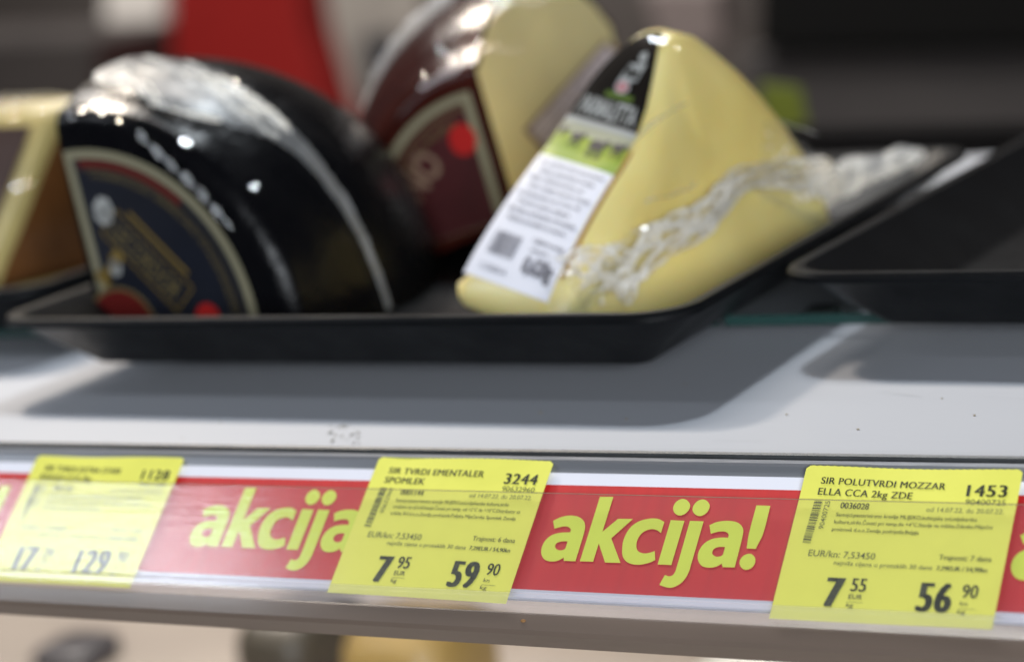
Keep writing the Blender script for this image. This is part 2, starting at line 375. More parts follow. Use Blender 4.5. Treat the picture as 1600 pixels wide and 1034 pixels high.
# ------------------------------------------------------------------ price tags
X4 = -.2516
def price_tag(dx, ds, label, T, seed, rot=0.0):
    rnd = random.Random(seed)
    x0, s0 = uv(1262, 728, .0018); x0 += dx; s0 += ds
    t = tag(empty('price_tag', rail(x0 + .034, .03, .0012)), label, 'price tag', 'yellow price tags in the rail')
    W_, H_ = .0690, .0548; ph = rnd.random() * 6
    ca, sa = math.cos(rot), math.sin(rot)
    def surf(a, b, n=0):            # a across, b down in tag space, 0..W, 0..H
        xx = a * ca - b * sa; ss = a * sa + b * ca
        k = .0018 + .00045 * math.sin(a * 95 + ph) * max(0, 1 - b / .012) + .0002 * math.sin(a * 60 + b * 40 + ph)
        return rail(x0 + xx, s0 + ss, k + n)
    NX, NY = 60, 24; v, f = [], []
    for j in range(NY + 1):
        for i in range(NX + 1):
            a = W_ * i / NX; b = H_ * j / NY
            if j == 0: b += (.00018 if i % 2 else 0)          # perforated top edge
            lean = -.0010 * (b / H_)
            cut = 0
            if j == 0 and i in (0, NX): b += .0012
            v.append(surf(a + lean + cut, b))
    for j in range(NY):
        for i in range(NX):
            q = j * (NX + 1) + i; f.append((q, q + NX + 1, q + NX + 2, q + 1))
    rel(mk('paper', v, f, M['paper'], fix=False, smooth=True), t)
    bx, bs = uv(1262, 728, .0018)
    def loc(px, py):                # photo pixel of the reference tag -> tag space
        a, b = uv(px, py, .0018); return a - bx, b - bs
    P1, P2, P3, P4, P5, P6 = [Print() for _ in range(6)]
    LEAN = .283
    def put(pr, body, a, b, h, bold=0., track=1.):
        p0, p1 = loc(*a), loc(*b); p2 = loc(a[0] + LEAN * h, a[1] - h)
        cap = p0[1] - p2[1]; k_ = max(0, bold - .006) if bold > .012 else 0          # heavy letters are struck several times side by side
        if k_ <= 0: pr.text(body, p0, p1, cap, bold, track); return
        sh_ = k_ * cap * 1.35; n_ = 5 if bold > .04 else 3
        for i_ in range(n_):
            o_ = sh_ * (2 * i_ / (n_ - 1) - 1); pr.text(body, (p0[0] + sh_ + o_, p0[1]), (p1[0] - sh_ + o_, p1[1]), cap, 0, track)
    # lines of print
    put(P1, T['l1'], (1282.9, 756.4), (1282.9 + 193.6 * T.get('w1', 1), 756.4 + 7.9 * T.get('w1', 1)), 10, .030, 1.05)
    put(P1, T['l2'], (1277.8, 773.3), (1277.8 + 146.6 * T.get('w2', 1), 773.3 + 6.3 * T.get('w2', 1)), 10.5, .030, 1.05)
    put(P1, T['code'], (1312.6, 794.1), (1357, 796), 9.3, .026)
    put(P4, T['num'], (1509, 774.8), (1573, 776.5), 17.5, .045, 1.12)
    put(P2, T['ean'], (1507.7, 787.6), (1570.9, 789.4), 8.2, .004)
    put(P2, 'od 14.07.22. do 20.07.22.', (1446.7, 798.7), (1568, 803.0), 7, 0)
    put(P2, T['t1'], (1306, 806.4), (1526, 814.4), 5.6, .016)
    put(P2, T['t2'], (1303.2, 817.7), (1550.3, 826.6), 5.6, .016)
    put(P2, T['t3'], (1299.6, 829), (1299.6 + 135.6 * T.get('w3', 1), 829 + 5.4 * T.get('w3', 1)), 5.6, .016)
    put(P2, 'EUR/kn: 7,53450', (1262.6, 868.1), (1366.3, 873.7), 9.8, .004)
    put(P2, 'najniža cijena u proteklih 30 dana', (1302.5, 881.6), (1456.1, 889.9), 6.6, .004)
    put(P2, T['low'], (1462.7, 890.2), (1542.4, 894.2), 6.6, .040)
    put(P2, 'Trajnost: ' + T['days'] + ' dana', (1466.3, 873.9), (1549, 877.8), 8, .018)
    e, c = T['eur']; k, h = T['kn']
    wide = .029 * 0
    put(P5, e, (1283.4 - (0 if len(e) == 1 else 20), 946), (1312.5, 947.6), 44.5, .066)
    put(P5, c, (1327.6, 922.6), (1352, 923.9), 20, .028)
    put(P5, 'EUR', (1325, 934.9), (1346.4, 935.9), 7.5, .012)
    put(P5, 'kg', (1321.3, 947.3), (1332.2, 948.3), 6.5, .008)
    put(P6, k, (1428.6 - (0 if len(k) == 2 else 24), 954.2), (1483.8, 957.2), 44.5, .052, 1.12)
    put(P6, h, (1501.8, 933.4), (1527, 935), 20, .022)
    put(P6, 'kn', (1499.7, 945.7), (1511.3, 946.7), 6.5, .004)
    put(P6, 'kg', (1495.3, 958.4), (1508.0, 959.6), 6.5, .004)
    for a, b in (((1322.8, 939.2), (1347.5, 940.6)), ((1498.2, 950.4), (1524.3, 952.2))):
        a, b = loc(*a), loc(*b); P2.quad(a, b, (b[0], b[1] + .00014), (a[0], a[1] + .00014))
    # side number reads upwards
    a, b = loc(1286.5, 826.5), loc(1298, 783); m = text_geo(T['ean'])
    P2.text(T['ean'], a, b, .0016, .002, up=(-1, -.02))
    # barcode
    tl, tr_, br, bl = [Vector(loc(*q)) for q in ((1273.4, 782.2), (1286, 782.8), (1265.5, 851.6), (1253, 850.4))]
    y = 0
    while y < .97:
        hh = rnd.choice((.010, .010, .020, .030))
        if not .88 < y < .92:
            P3.quad(tl.lerp(bl, y), tr_.lerp(br, y), tr_.lerp(br, min(1, y + hh)), tl.lerp(bl, min(1, y + hh)))
        y += hh + rnd.choice((.010, .010, .015, .022))
    for nm, p, m in (('title_lettering', P1, M['ink']), ('tag_number', P4, M['ink']), ('euro_price', P5, M['ink']), ('kuna_price', P6, M['ink']), ('fine_lettering', P2, M['greyink']), ('barcode', P3, M['ink'])):
        rel(p.build(nm, lambda a, b: surf(a, b, .00016), m), t)
    return t
price_tag(0, 0, 'sharp yellow price tag numbered 1453 for mozzarella, priced 56,90 kn', dict(
    l1='SIR POLUTVRDI MOZZAR', l2='ELLA CCA 2kg ZDE', code='0036028', num='1453', ean='90400725',
    t1='Sastojci:pasterizirano kravlje MLIJEKO,kuhinjska sol,mljekarske', t2='kulture,sirilo.Čuvati pri temp.do +4°C.Stavlja na tržište:Zdenka-Mliječni',
    t3='proizvodi d.o.o.Zemlja podrijetla:Belgija', low='7,29EUR / 54,90kn', days='7', eur=('7', '55'), kn=('56', '90')), 3)
price_tag(-.1592, -.0012, 'slightly blurred yellow price tag numbered 3244 for ementaler, priced 59,90 kn', dict(
    l1='SIR TVRDI EMENTALER', w1=.96, l2='SPOMLEK', w2=.53, code='0001144', num='3244', ean='90632960',
    t1='Sastojci:pasterizirano kravlje MLIJEKO,sol,mljekarske kulture,sirilo', t2='sredstvo za učvršćivanje.Čuvati pri temp. od +2°C do +10°C.Distributer za',
    t3='tržište RH:d.o.o.Zemlja podrijetla:Poljska Mlječarska Spomlek Zemlja', w3=1.8, low='7,29EUR / 54,90kn', days='6', eur=('7', '95'), kn=('59', '90')), 5, rot=.012)
price_tag(-.3110, .0010, 'strongly blurred yellow price tag with glare, priced 129 kn', dict(
    l1='SIR TVRDI EXTRA STARI', w1=.9, l2='KRAVLJI CCA 2kg', w2=.8, code='0001128', num='1128', ean='90611280',
    t1='Sastojci:pasterizirano kravlje MLIJEKO,kuhinjska sol,mljekarske', t2='kulture,sirilo.Čuvati pri temp.do +8°C.Stavlja na tržište d.o.o.',
    t3='Zemlja podrijetla:Hrvatska', low='17,24EUR/129,90kn', days='9', eur=('17', '24'), kn=('129', '90')), 9)
price_tag(-.4050, .0008, 'yellow price tag showing only its corner at the left edge of the rail', dict(
    l1='SIR POLUTVRDI GAUDA', l2='CCA 3kg', w2=.6, code='0001131', num='1131', ean='90611310',
    t1='Sastojci:pasterizirano kravlje MLIJEKO,kuhinjska sol,mljekarske', t2='kulture,sirilo.Čuvati pri temp.do +8°C.Stavlja na tržište d.o.o.',
    t3='Zemlja podrijetla:Hrvatska', low='7,29EUR / 54,90kn', days='9', eur=('8', '95'), kn=('67', '40')), 11)

# ------------------------------------------------------------------ trays
def rrect(w_, d, r, n=8):
    pts = []
    for cx, cy, a0 in ((w_ - r, d - r, 0), (r, d - r, 90), (r, r, 180), (w_ - r, r, 270)):
        for i in range(n + 1):
            a = R(a0 + 90 * i / n); pts.append((cx + r * math.cos(a), cy + r * math.sin(a)))
    return pts
def loft(bm, rings):
    prev = None
    for ring in rings:
        vs = [bm.verts.new(p) for p in ring]
        if prev:
            n = len(vs)
            for i in range(n): bm.faces.new((prev[i], prev[(i + 1) % n], vs[(i + 1) % n], vs[i]))
        else: first = vs
        prev = vs
    return first, prev
ZR = .0278
def tray(loc, rz, w_, d, label, r=.022):
    t = tag(empty('plastic_tray', loc, rz, CAM_SCALE), label, 'tray', 'black plastic display trays')
    prof = [(.034, .0), (.0315, .0008), (.0055, .0226), (.0030, .0234), (.0006, .0236), (.0, .0242), (.0, .0262), (.0010, .0276), (.0030, ZR), (.0060, .0274), (.0074, .0262), (.0325, .0040), (.0365, .0026)]
    bm = bmesh.new()
    rings = []
    for ins, z in prof:
        rr = max(.006, r - ins * .55)
        rings.append([(x + ins, y + ins, z) for x, y in rrect(w_ - 2 * ins, d - 2 * ins, rr, 10)])
    a, b = loft(bm, rings)
    bm.faces.new(a[::-1]); bm.faces.new(b)
    o = from_bm('tray_shell', bm, M['tray'], t); sharp(o, 30)
    # raised bead round the floor
    bm = bmesh.new(); rings = []
    for ins, z in ((.060, .0027), (.0605, .0040), (.063, .0045), (.0655, .0040), (.066, .0027)):
        rings.append([(x + ins, y + ins, z) for x, y in rrect(w_ - 2 * ins, d - 2 * ins, .012, 8)])
    loft(bm, rings); sharp(from_bm('floor_bead', bm, M['tray'], t), 50)
    return t
# corners come from where the photo's rims meet the rim height
RZ1 = R(-1.9)
cR = atz(1062, 488, .0353)
W1 = .337; L1 = W1 * CAM_SCALE
tray((cR.x - L1 * math.cos(RZ1) + .001, cR.y - L1 * math.sin(RZ1) - .003, .0086), RZ1, W1, .350, 'black plastic tray holding the black, brown and yellow cheeses')
c2 = atz(1200, 432, .0345)
tray((c2.x, c2.y, .0086), R(-3.6), .33, .35, 'empty black plastic tray beside the cheese tray, rim corner sharp')
tray((-.950, .768, .0086), R(-1.5), .300, .35, 'black plastic tray under the small brown cheese at the left edge')

# ------------------------------------------------------------------ glass sheet lying on the shelf under the trays' back parts
def glass_sheet(x0, x1, y0, y1, label):
    g = tag(empty('glass_sheet', ((x0 + x1) / 2, y0, 0)), label, 'glass sheet', 'glass sheets carrying the trays')
    rel(box('glass_pane', (x0, y0 + .0005, .0042), (x1, y1, .0084), M['glass']), g)
    rel(box('glass_edge', (x0, y0, .0042), (x1, y0 + .0004, .0084), M['glassedge']), g)
    for x in (x0 + .03, x1 - .03):
        for y in (y0 + .03, y1 - .03): rel(box('support_pad', (x - .006, y - .006, 0), (x + .006, y + .006, .0041), M['rubber']), g)
glass_sheet(-.3445, .30, .800, 1.10, 'clear glass sheet with green front edge under the empty tray')
glass_sheet(-1.10, -.3475, .800, 1.10, 'clear glass sheet under the tray holding the cheeses')
# ------------------------------------------------------------------ quarter wheels of waxed cheese
def wheel_profile(rf, rb, T):
    pts = [(0, 0), (rf * .5, 0), (rf - .011, 0)]
    for i in range(1, 6):
        a = R(90 * i / 6); pts.append((rf - .011 + .011 * math.sin(a), .009 - .009 * math.cos(a)))
    for i in range(0, 17):
        t = i / 16; pts.append((rf + (rb - rf) * math.sin(math.pi * (.0 + t)) ** .75, .009 + t * (T - .015)))
    for i in range(1, 6):
        a = R(90 * i / 6); pts.append((rf - .006 + .006 * math.cos(a), T - .006 + .006 * math.sin(a)))
    pts += [(rf * .5, T), (0, T)]
    return pts
def quarter_wheel(t, side, rf, rb, T, a0, a1, wax, sx=1.0, zc=.004):
    prof = wheel_profile(rf, rb, T); NA = 30; v, f = [], []; n = len(prof)
    for j in range(NA + 1):
        a = a0 + (a1 - a0) * j / NA
        for r_, y in prof: v.append((side * r_ * math.sin(a) * sx, y, zc + r_ * math.cos(a)))
    for j in range(NA):
        for i in range(n - 1): f.append((j * n + i, j * n + i + 1, (j + 1) * n + i + 1, (j + 1) * n + i))
    bm = bmesh.new(); V = [bm.verts.new(p) for p in v]
    for q in f:
        try: bm.faces.new([V[k] for k in q])
        except ValueError: pass
    bm.faces.new([V[k] for k in range(n)]); bm.faces.new([V[NA * n + k] for k in range(n)])
    bmesh.ops.remove_doubles(bm, verts=bm.verts, dist=1e-6)
    o = from_bm('waxed_rind', bm, wax, t); sharp(o, 45)
    def surf(a, y, off=0):          # point on the curved side
        tt = min(1, max(0, (y - .009) / (T - .015))); r_ = rf + (rb - rf) * max(0, math.sin(math.pi * tt)) ** .75 + off
        return Vector((side * r_ * math.sin(a) * sx, y, zc + r_ * math.cos(a)))
    return prof, surf
def film_sheet(name, t, fn, nu, nv, m, amp, seed=1, ragged=.0):
    """a crumpled sheet: fn(u, v, off) with folds running mostly along u"""
    rnd = random.Random(seed); W_ = [(rnd.uniform(2, 9), rnd.uniform(6, 34), rnd.random() * 6, rnd.uniform(.3, 1)) for _ in range(9)]
    v, f = [], []
    for j in range(nv + 1):
        for i in range(nu + 1):
            u, q = i / nu, j / nv
            h = sum(k * abs(math.sin(a * u * 3 + b * q + c + 1.5 * math.sin(u * 9 + c))) for a, b, c, k in W_) / 5
            h += rnd.uniform(-.12, .12)
            if ragged and j in (0, nv): q += rnd.uniform(-ragged, ragged)
            v.append(fn(u, q, amp * h))
    for j in range(nv):
        for i in range(nu):
            a = j * (nu + 1) + i; f.append((a, a + 1, a + nu + 2, a + nu + 1))
    return mk(name, v, f, m, t, smooth=True, fix=False)
def strands(name, t, fn, n, m, seed, wide=.0011, seg=34, umax=1.0, zig=1.0):
    """raised creases of gathered film: wavy ribbons with a folded roof"""
    rnd = random.Random(seed); v, f = [], []
    for k in range(n):
        q0 = rnd.uniform(.05, .95); ph = rnd.random() * 6; fr = rnd.uniform(9, 26); am = rnd.uniform(.06, .22) * zig
        u0 = rnd.uniform(0, .8) * umax; u1 = min(umax, u0 + rnd.uniform(.10, .45) * umax); h0 = rnd.uniform(.2, 1); b0 = len(v); wd = wide * rnd.uniform(.4, 1.6)
        for i in range(seg + 1):
            e = i / seg; u = u0 + (u1 - u0) * e
            q = min(.98, max(.02, q0 + am * math.sin(fr * u + ph) + .05 * zig * math.sin(3.1 * fr * u + ph)))
            p = fn(u, q, 0); pu = fn(min(1, u + .004), q, 0); pn = fn(u, q, .001) - p
            t_ = (pu - p); t_ = t_.normalized() if t_.length > 1e-9 else Vector((0, 1, 0)); n_ = pn.normalized(); s_ = t_.cross(n_)
            w_ = wd * math.sin(math.pi * min(1, max(.02, e))) ** .5 * (1 + .5 * math.sin(23 * u + ph)); hh = .0006 + .0026 * h0 * abs(math.sin(fr * 1.7 * u + ph))
            v += [p + s_ * w_ + n_ * .0004, p + n_ * hh, p - s_ * w_ + n_ * .0004]
        for i in range(seg):
            a = b0 + 3 * i; f += [(a, a + 1, a + 4, a + 3), (a + 1, a + 2, a + 5, a + 4)]
    return mk(name, v, f, m, t, fix=False)

# --- black quarter wheel
bk = tag(empty('waxed_cheese', (-0.624, 0.7603, 0.0114), R(-1), CAM_SCALE), 'glossy black waxed quarter of cheese with navy sector label', 'cheese')
prof, sf = quarter_wheel(bk, 1, .106, .119, .125, R(-4), R(92), M['blackwax'], sx=1.045, zc=.0015)
def flatface(c, y=-.0004, side=1):
    def fn(a, b): return Vector((c[0] + side * a, y, c[1] + b))
    return fn
LC = (.0045, .0045); A0, A1, RL = R(-6.6), R(91), .0845
def sec(name, r0, r1, a0, a1, m, t, y, c=LC, side=1, n=40):
    p = Print(); p.sector((0, 0), r0, r1, a0, a1, 1, n); return p.build(name, flatface(c, y, side), m, t)
lab = sec('label', .0, RL, A0, A1, M['cream'], bk, -.0005)
def inset_sector(name, ri, gap, y, m, t, c=LC, side=1, a0=A0, a1=A1, ri0=None):
    """sector moved in from its straight edge by gap"""
    p = Print(); pts = []; N = 40
    amin = a0
    for i in range(N + 1):
        a = amin + (a1 - amin) * i / N
        x, z = ri * math.sin(a), ri * math.cos(a)
        e = (x * math.cos(a0) - z * math.sin(a0))          # distance from the left edge
        if e < gap: continue
        pts.append((x, z))
    if not pts: return
    ex = math.sqrt(max(0, ri * ri - gap * gap)); s0 = (gap * math.cos(a0) + ex * math.sin(a0), -gap * math.sin(a0) + ex * math.cos(a0))
    s1 = (gap * math.cos(a0), -gap * math.sin(a0))
    p.poly([s1, s0] + pts); return p.build(name, flatface(c, y, side), m, t)
inset_sector('label_field', RL - .0042, .0045, -.0008, M['navy'], bk)
sec('red_arc', RL - .0082, RL - .0047, R(-1), R(42), M['darkred'], bk, -.0010)
sec('gold_arc', RL - .0094, RL - .0088, R(0), R(88), M['dullgold'], bk, -.0010)
def arc_text(body, c, r, a0, a1, cap, m, t, y, side=1, bold=.01, name='lettering'):
    v, f = text_geo(body, bold); x0 = min(a for a, b in v); x1 = max(a for a, b in v); pts = []
    for a, b in v:
        k = (a - x0) / (x1 - x0); an = a0 + (a1 - a0) * k; rr = r + b / .7 * cap
        pts.append(Vector((c[0] + rr * math.sin(an), y, c[1] + rr * math.cos(an))))
    return mk(name, pts, f, m, t, fix=False)
arc_text('FORMAGGIO SEMIDURO STAGIONATO', LC, RL - .0130, R(4), R(84), .0024, M['dullgold'], bk, -.0010)
# slanted gold banner with the name
def tilted(p, org, ang):
    ca, sa = math.cos(ang), math.sin(ang)
    p.v = [(org[0] + a * ca + b * sa, org[1] - a * sa + b * ca) for a, b in p.v]; return p
an = R(46); org = (.0155, .0565)
p = Print(); p.rect(0, .0, .052, .0008); p.rect(0, -.0150, .052, -.0142); p.rect(0, -.015, .0008, .0008); p.rect(.0512, -.015, .052, .0008); p.rect(.006, .003, .046, .0048)
tilted(p, org, an).build('gold_banner', flatface(LC, -.0010), M['gold'], bk)
p = Print(); p.text('LECORDOR', (.004, -.0120), (.048, -.0120), .0090, .02, up=(0, 1)); tilted(p, org, an).build('lettering', flatface(LC, -.0011), M['dullgold'], bk)
p = Print(); p.rect(.010, -.0215, .0165, -.0150); p.rect(.0115, -.031, .0150, -.021); p.rect(.009, -.034, .0175, -.0295); tilted(p, org, an).build('crest', flatface(LC, -.0010), M['gold'], bk)
p = Print(); p.poly([(.0085 + .0200 * math.cos(math.pi * i / 24), .0020 + .0190 * math.sin(math.pi * i / 24)) for i in range(25)]); p.build('seal_ring', flatface(LC, -.0009), M['dullgold'], bk)
p = Print(); p.poly([(.0085 + .0182 * math.cos(math.pi * i / 24), .0018 + .0175 * math.sin(math.pi * i / 24)) for i in range(25)]); p.build('seal', flatface(LC, -.0010), M['darkred'], bk)
p = Print(); p.disc((.0575, .0060), .0066, .0066); p.build('red_dot', flatface(LC, -.0010), M['brightred'], bk)
p = Print()
for cx, cz, k in ((.0085, .0560, 1), (.0100, .0300, .62)):
    for i in range(7):
        a = i * .9; p.disc((cx + .0030 * k * math.cos(a), cz + .0034 * k * math.sin(a)), .0026 * k, .0034 * k, 10)
p.build('silver_emblem', flatface(LC, -.0010), M['silver'], bk)
# cling film gathered over the top of the black wheel
BKM = Matrix.Translation((-0.624, 0.7603, 0.0114)) @ Matrix.Rotation(R(-1), 4, 'Z') @ Matrix.Scale(CAM_SCALE, 4)
def project(p):
    d = p - CAM; c = Vector((AX.x * d.x + AY.x * d.y + AZ.x * d.z, AX.y * d.x + AY.y * d.y + AZ.y * d.z, AX.z * d.x + AY.z * d.y + AZ.z * d.z))
    return c.x / c.z * F + 800, c.y / c.z * F + 517
GRID = [(a * 2 - 4, y * .0031) for a in range(49) for y in range(41)]
GRID = [(a, y, *project(BKM @ sf(R(a), y))) for a, y in GRID]
def wheel_hit(px, py):
    b = sorted(((g[2] - px) ** 2 + (g[3] - py) ** 2, g[0], g[1]) for g in GRID)[:4]
    ws = [1 / (d + 4) for d, _, _ in b]; k = sum(ws)
    return sum(w_ * g[1] for w_, g in zip(ws, b)) / k, sum(w_ * g[2] for w_, g in zip(ws, b)) / k
UP = [wheel_hit(*q) for q in ((140, 112), (200, 97), (262, 100), (330, 118), (400, 160), (455, 212), (505, 270), (548, 340), (580, 410), (604, 480))]
LO = [wheel_hit(*q) for q in ((148, 140), (205, 150), (238, 172), (300, 190), (378, 208), (438, 232), (494, 284), (538, 350), (571, 416), (595, 484))]
def bandfn(u, q, o):
    x = u * (len(UP) - 1); i = min(len(UP) - 2, int(x)); k = x - i
    a = UP[i][0] * (1 - k) + UP[i + 1][0] * k; b = LO[i][0] * (1 - k) + LO[i + 1][0] * k
    ya = UP[i][1] * (1 - k) + UP[i + 1][1] * k; yb = LO[i][1] * (1 - k) + LO[i + 1][1] * k
    return sf(R(a * (1 - q) + b * q), min(.125, ya * (1 - q) + yb * q), .0009 + o)
film_sheet('gathered_film', bk, bandfn, 90, 18, M['filmwhite'], .0022, 5, .05)
strands('film_fold', bk, bandfn, 26, M['crease'], 6, .0008, umax=.55)

# --- brown quarter wheel with pale cut face
br = tag(empty('waxed_cheese', (-0.4858, 0.8976, 0.0114), R(2), CAM_SCALE), 'brown waxed quarter of cheese with pale cut face, behind the yellow wedge', 'cheese')
BA0 = R(9); BZ = .0225; RB = .0640
prof, bf = quarter_wheel(br, -1, .0785, .114, .175, BA0, R(112), M['brownwax'], sx=1.12, zc=BZ)
# cut face: profile in the cut plane, inset from the wax
ins = [(max(.002, r_ - .0035), min(.175 - .004, max(.0035, y))) for r_, y in prof]
n_ = Vector((math.cos(BA0), 0, -math.sin(BA0) * -1)); n_ = Vector((math.cos(BA0), 0, math.sin(-BA0) * -1))
def cutpt(r_, y, off=.0006):
    p = Vector((-r_ * math.sin(BA0) * 1.12, y, BZ + r_ * math.cos(BA0)))
    return p + Vector((math.cos(BA0), 0, math.sin(BA0))) * off
mk('cut_face', [cutpt(*q) for q in ins], [tuple(range(len(ins)))], M['paste'], br)
BRM = Matrix.Translation((-0.4858, 0.8976, 0.0114)) @ Matrix.Rotation(R(2), 4, 'Z') @ Matrix.Scale(CAM_SCALE, 4); BRI = BRM.inverted()
def cut_hit(px, py):
    o_, d = BRI @ CAM, BRI.to_3x3() @ ray(px, py); nn = Vector((math.cos(BA0), 0, math.sin(BA0) * 1.12)); q0 = Vector((0, 0, BZ))
    p = o_ + d * (nn.dot(q0 - o_) / nn.dot(d)); return (p.z - BZ) / math.cos(BA0), p.y
SQ = [cut_hit(*q) for q in ((812, 205), (940, 66), (968, 84), (848, 246))]
p = Print(); p.quad(*SQ); p.build('sticker', lambda a, b: cutpt(a, b, .0022), mat('tan_sticker_edge', (.30, .19, .14), .5), br)
def sq(a, b):
    A = Vector(SQ[0]).lerp(Vector(SQ[1]), a); B = Vector(SQ[3]).lerp(Vector(SQ[2]), a); q = A.lerp(B, b); return q.x, q.y
p = Print(); p.quad(sq(.04, .10), sq(.96, .10), sq(.96, .92), sq(.04, .92)); p.build('sticker_field', lambda a, b: cutpt(a, b, .0026), mat('pale_sticker', (.78, .68, .68), .5, noise=.2, nscale=90), br)
p = Print()
for k in range(4):
    for a in range(9):
        b0 = .2 + .17 * k; a0_ = .08 + a * .095; p.quad(sq(a0_, b0), sq(a0_ + .06, b0), sq(a0_ + .06, b0 + .05), sq(a0_, b0 + .05))
p.build('sticker_text', lambda a, b: cutpt(a, b, .0029), mat('sticker_print', (.28, .18, .18), .5), br)
BC = (.003, .0015)
lab = Print(); lab.sector((0, 0), .0, RB, BA0, R(105), 1)
def bface(y): 
    def fn(a, b): return Vector((-a * 1.12 - .0040, y, b + BZ))
    return fn
lab.build('label', bface(-.0005), M['cream'], br)
def inset_b(name, ri, gap, y, m):
    pts = []
    for i in range(41):
        a = BA0 + (R(105) - BA0) * i / 40; x, z = ri * math.sin(a), ri * math.cos(a)
        if x * math.cos(BA0) - z * math.sin(BA0) < gap: continue
        pts.append((x, z))
    ex = math.sqrt(ri * ri - gap * gap); s0 = (gap * math.cos(BA0) + ex * math.sin(BA0), -gap * math.sin(BA0) + ex * math.cos(BA0)); s1 = (gap * math.cos(BA0), -gap * math.sin(BA0))
    p = Print(); p.poly([s1, s0] + pts); return p.build(name, bface(y), m, br)
inset_b('label_field', RB - .0042, .0045, -.0008, M['maroon'])
p = Print(); p.sector((0, 0), RB - .0072, RB - .006, R(14), R(100), 1); p.build('gold_arc', bface(-.0010), M['dullgold'], br)
# text runs left to right seen from the front, so angles go from the left side up
v, f = text_geo('SIR IZ MIJEŠANOG MLIJEKA', .01); x0 = min(a for a, b in v); x1 = max(a for a, b in v)
pts = []
for a, b in v:
    an_ = R(88) + (R(20) - R(88)) * (a - x0) / (x1 - x0); rr = RB - .0135 + b / .7 * .0034
    pts.append(bface(-.0010)(rr * math.sin(an_), rr * math.cos(an_)))
mk('lettering', pts, f, M['dullgold'], br, fix=False)
p = Print(); p.disc((.0160, .0400), .0066, .0078); p.build('red_seal', bface(-.0010), M['brightred'], br)
v, f = text_geo('RENO', .03); x0 = min(a for a, b in v); x1 = max(a for a, b in v); pts = []
for a, b in v:
    L = (a - x0) / (x1 - x0) * .040; H = b / .7 * .0140; an_ = R(50)
    pts.append(bface(-.0010)(.0520 - (L * math.cos(an_) - H * math.sin(an_)), -.0020 + L * math.sin(an_) + H * math.cos(an_)))
mk('name_lettering', pts, f, mat('pale_brown_print', (.20, .13, .09), .5), br, fix=False)
film_sheet('plastic_wrap', br, lambda u, q, o: bf(R(-8 + 96 * u), .004 + .155 * q, .0008 + o), 70, 26, film_mat('tight_cling_film_b', white=.01, gloss=.2, rough=.07, bump=.0012, bscale=90), .0012, 8)
film_sheet('gathered_film', br, lambda u, q, o: bf(R(26 + 52 * u), .080 + .030 * (q - .5) * (1.6 - u) + .02 * u, .0016 + o * 1.3), 50, 14, M['filmwhite'], .0040, 9, .08)

# ------------------------------------------------------------------ wedges: a leaning label face, two sides that narrow upwards
def smooth_poly(pts, it=2):
    for _ in range(it):
        n = len(pts); q = []
        for i in range(n):
            a, b = Vector(pts[i]), Vector(pts[(i + 1) % n]); q += [a.lerp(b, .25), a.lerp(b, .75)]
        pts = [tuple(p) for p in q]
    return pts
def poly_inset(pts, d):
    n = len(pts); out = []
    area = sum(pts[i][0] * pts[(i + 1) % n][1] - pts[(i + 1) % n][0] * pts[i][1] for i in range(n)); sg = 1 if area > 0 else -1
    for i in range(n):
        a, b, c = Vector(pts[i - 1]), Vector(pts[i]), Vector(pts[(i + 1) % n])
        t = (c - a).normalized(); nn = Vector((-t.y, t.x)) * sg; out.append(tuple(b + nn * d))
    return out
def taper(x, z, W_, k=3.6): return x * (1 - k * z - (.30 * min(1.3, (max(0, z - .068) / .042)) ** 2 if k > 1.5 else 0))
WC, WM = .0093, .2185               # the wedge leans: its right side sits lower
def lean(x, y, z): return Vector((x, y, max(.0 + .0004 * z / .01, z + WC - WM * (x + .0559))))
def flare(y, z): return .023 * max(0, 1 - max(0, z - .008) / .085) ** 1.1 * min(1, max(0, y / .07)) * min(1, max(0, (.195 - y) / .10))
def wedge(t, pr0, W_, r_, m, k, name='cheese_body'):
    """pr0: outline in (depth, height); x runs 0 (right side) to -W (left side)"""
    base = smooth_poly(pr0, 2); bm = bmesh.new(); rings = []
    NS = 5
    secs = []
    for i in range(NS + 1):
        a = R(90 * i / NS); secs.append((r_ * (1 - math.cos(R(90) - a)) if False else -(r_ * (1 - math.sin(a))) , r_ * (1 - math.sin(a))))
    xs = []
    for i in range(NS + 1):
        a = R(90 * i / NS); xs.append((-r_ * (1 - math.sin(a)) if False else -r_ + r_ * math.cos(a), r_ - r_ * math.sin(a)))
    right = [(-r_ + r_ * math.cos(R(90 * i / NS)), r_ - r_ * math.sin(R(90 * i / NS))) for i in range(NS + 1)]   # x, inset
    ringdef = right + [(-W_ - x, ins_) for x, ins_ in right[::-1]]
    for x, ins_ in ringdef:
        pts = poly_inset(base, ins_); rings.append([(lean(taper(x, z, W_, k) + (flare(y, z) if x > -W_ / 2 else 0), y, z) if k > 1.5 else Vector((taper(x, z, W_, k), y, z))) for y, z in pts])
    a, b = loft(bm, rings)
    for ring in (a, b):             # sides: fan with an inner ring so they can bulge a little
        c = sum((v.co for v in ring), Vector()) / len(ring); s_ = .0012 if ring is a else -.0012
        prev = ring
        for kk in (.66, .33):
            nr = [bm.verts.new(c.lerp(v.co, kk) + Vector((s_ * (1 - kk), 0, 0))) for v in ring]
            for i in range(len(nr)): bm.faces.new((prev[i], prev[(i + 1) % len(nr)], nr[(i + 1) % len(nr)], nr[i]))
            prev = nr
        bm.faces.new(prev)
    o = from_bm(name, bm, m, t); sharp(o, 60); return o
WPR = [(.003, .0), (-.0035, .010), (.0326, .047), (.0697, .0738), (.0850, .1020), (.0930, .1125), (.1080, .1120), (.1220, .1030), (.1410, .0890), (.1605, .0680), (.1860, .0360), (.1925, .014), (.1915, .0)]
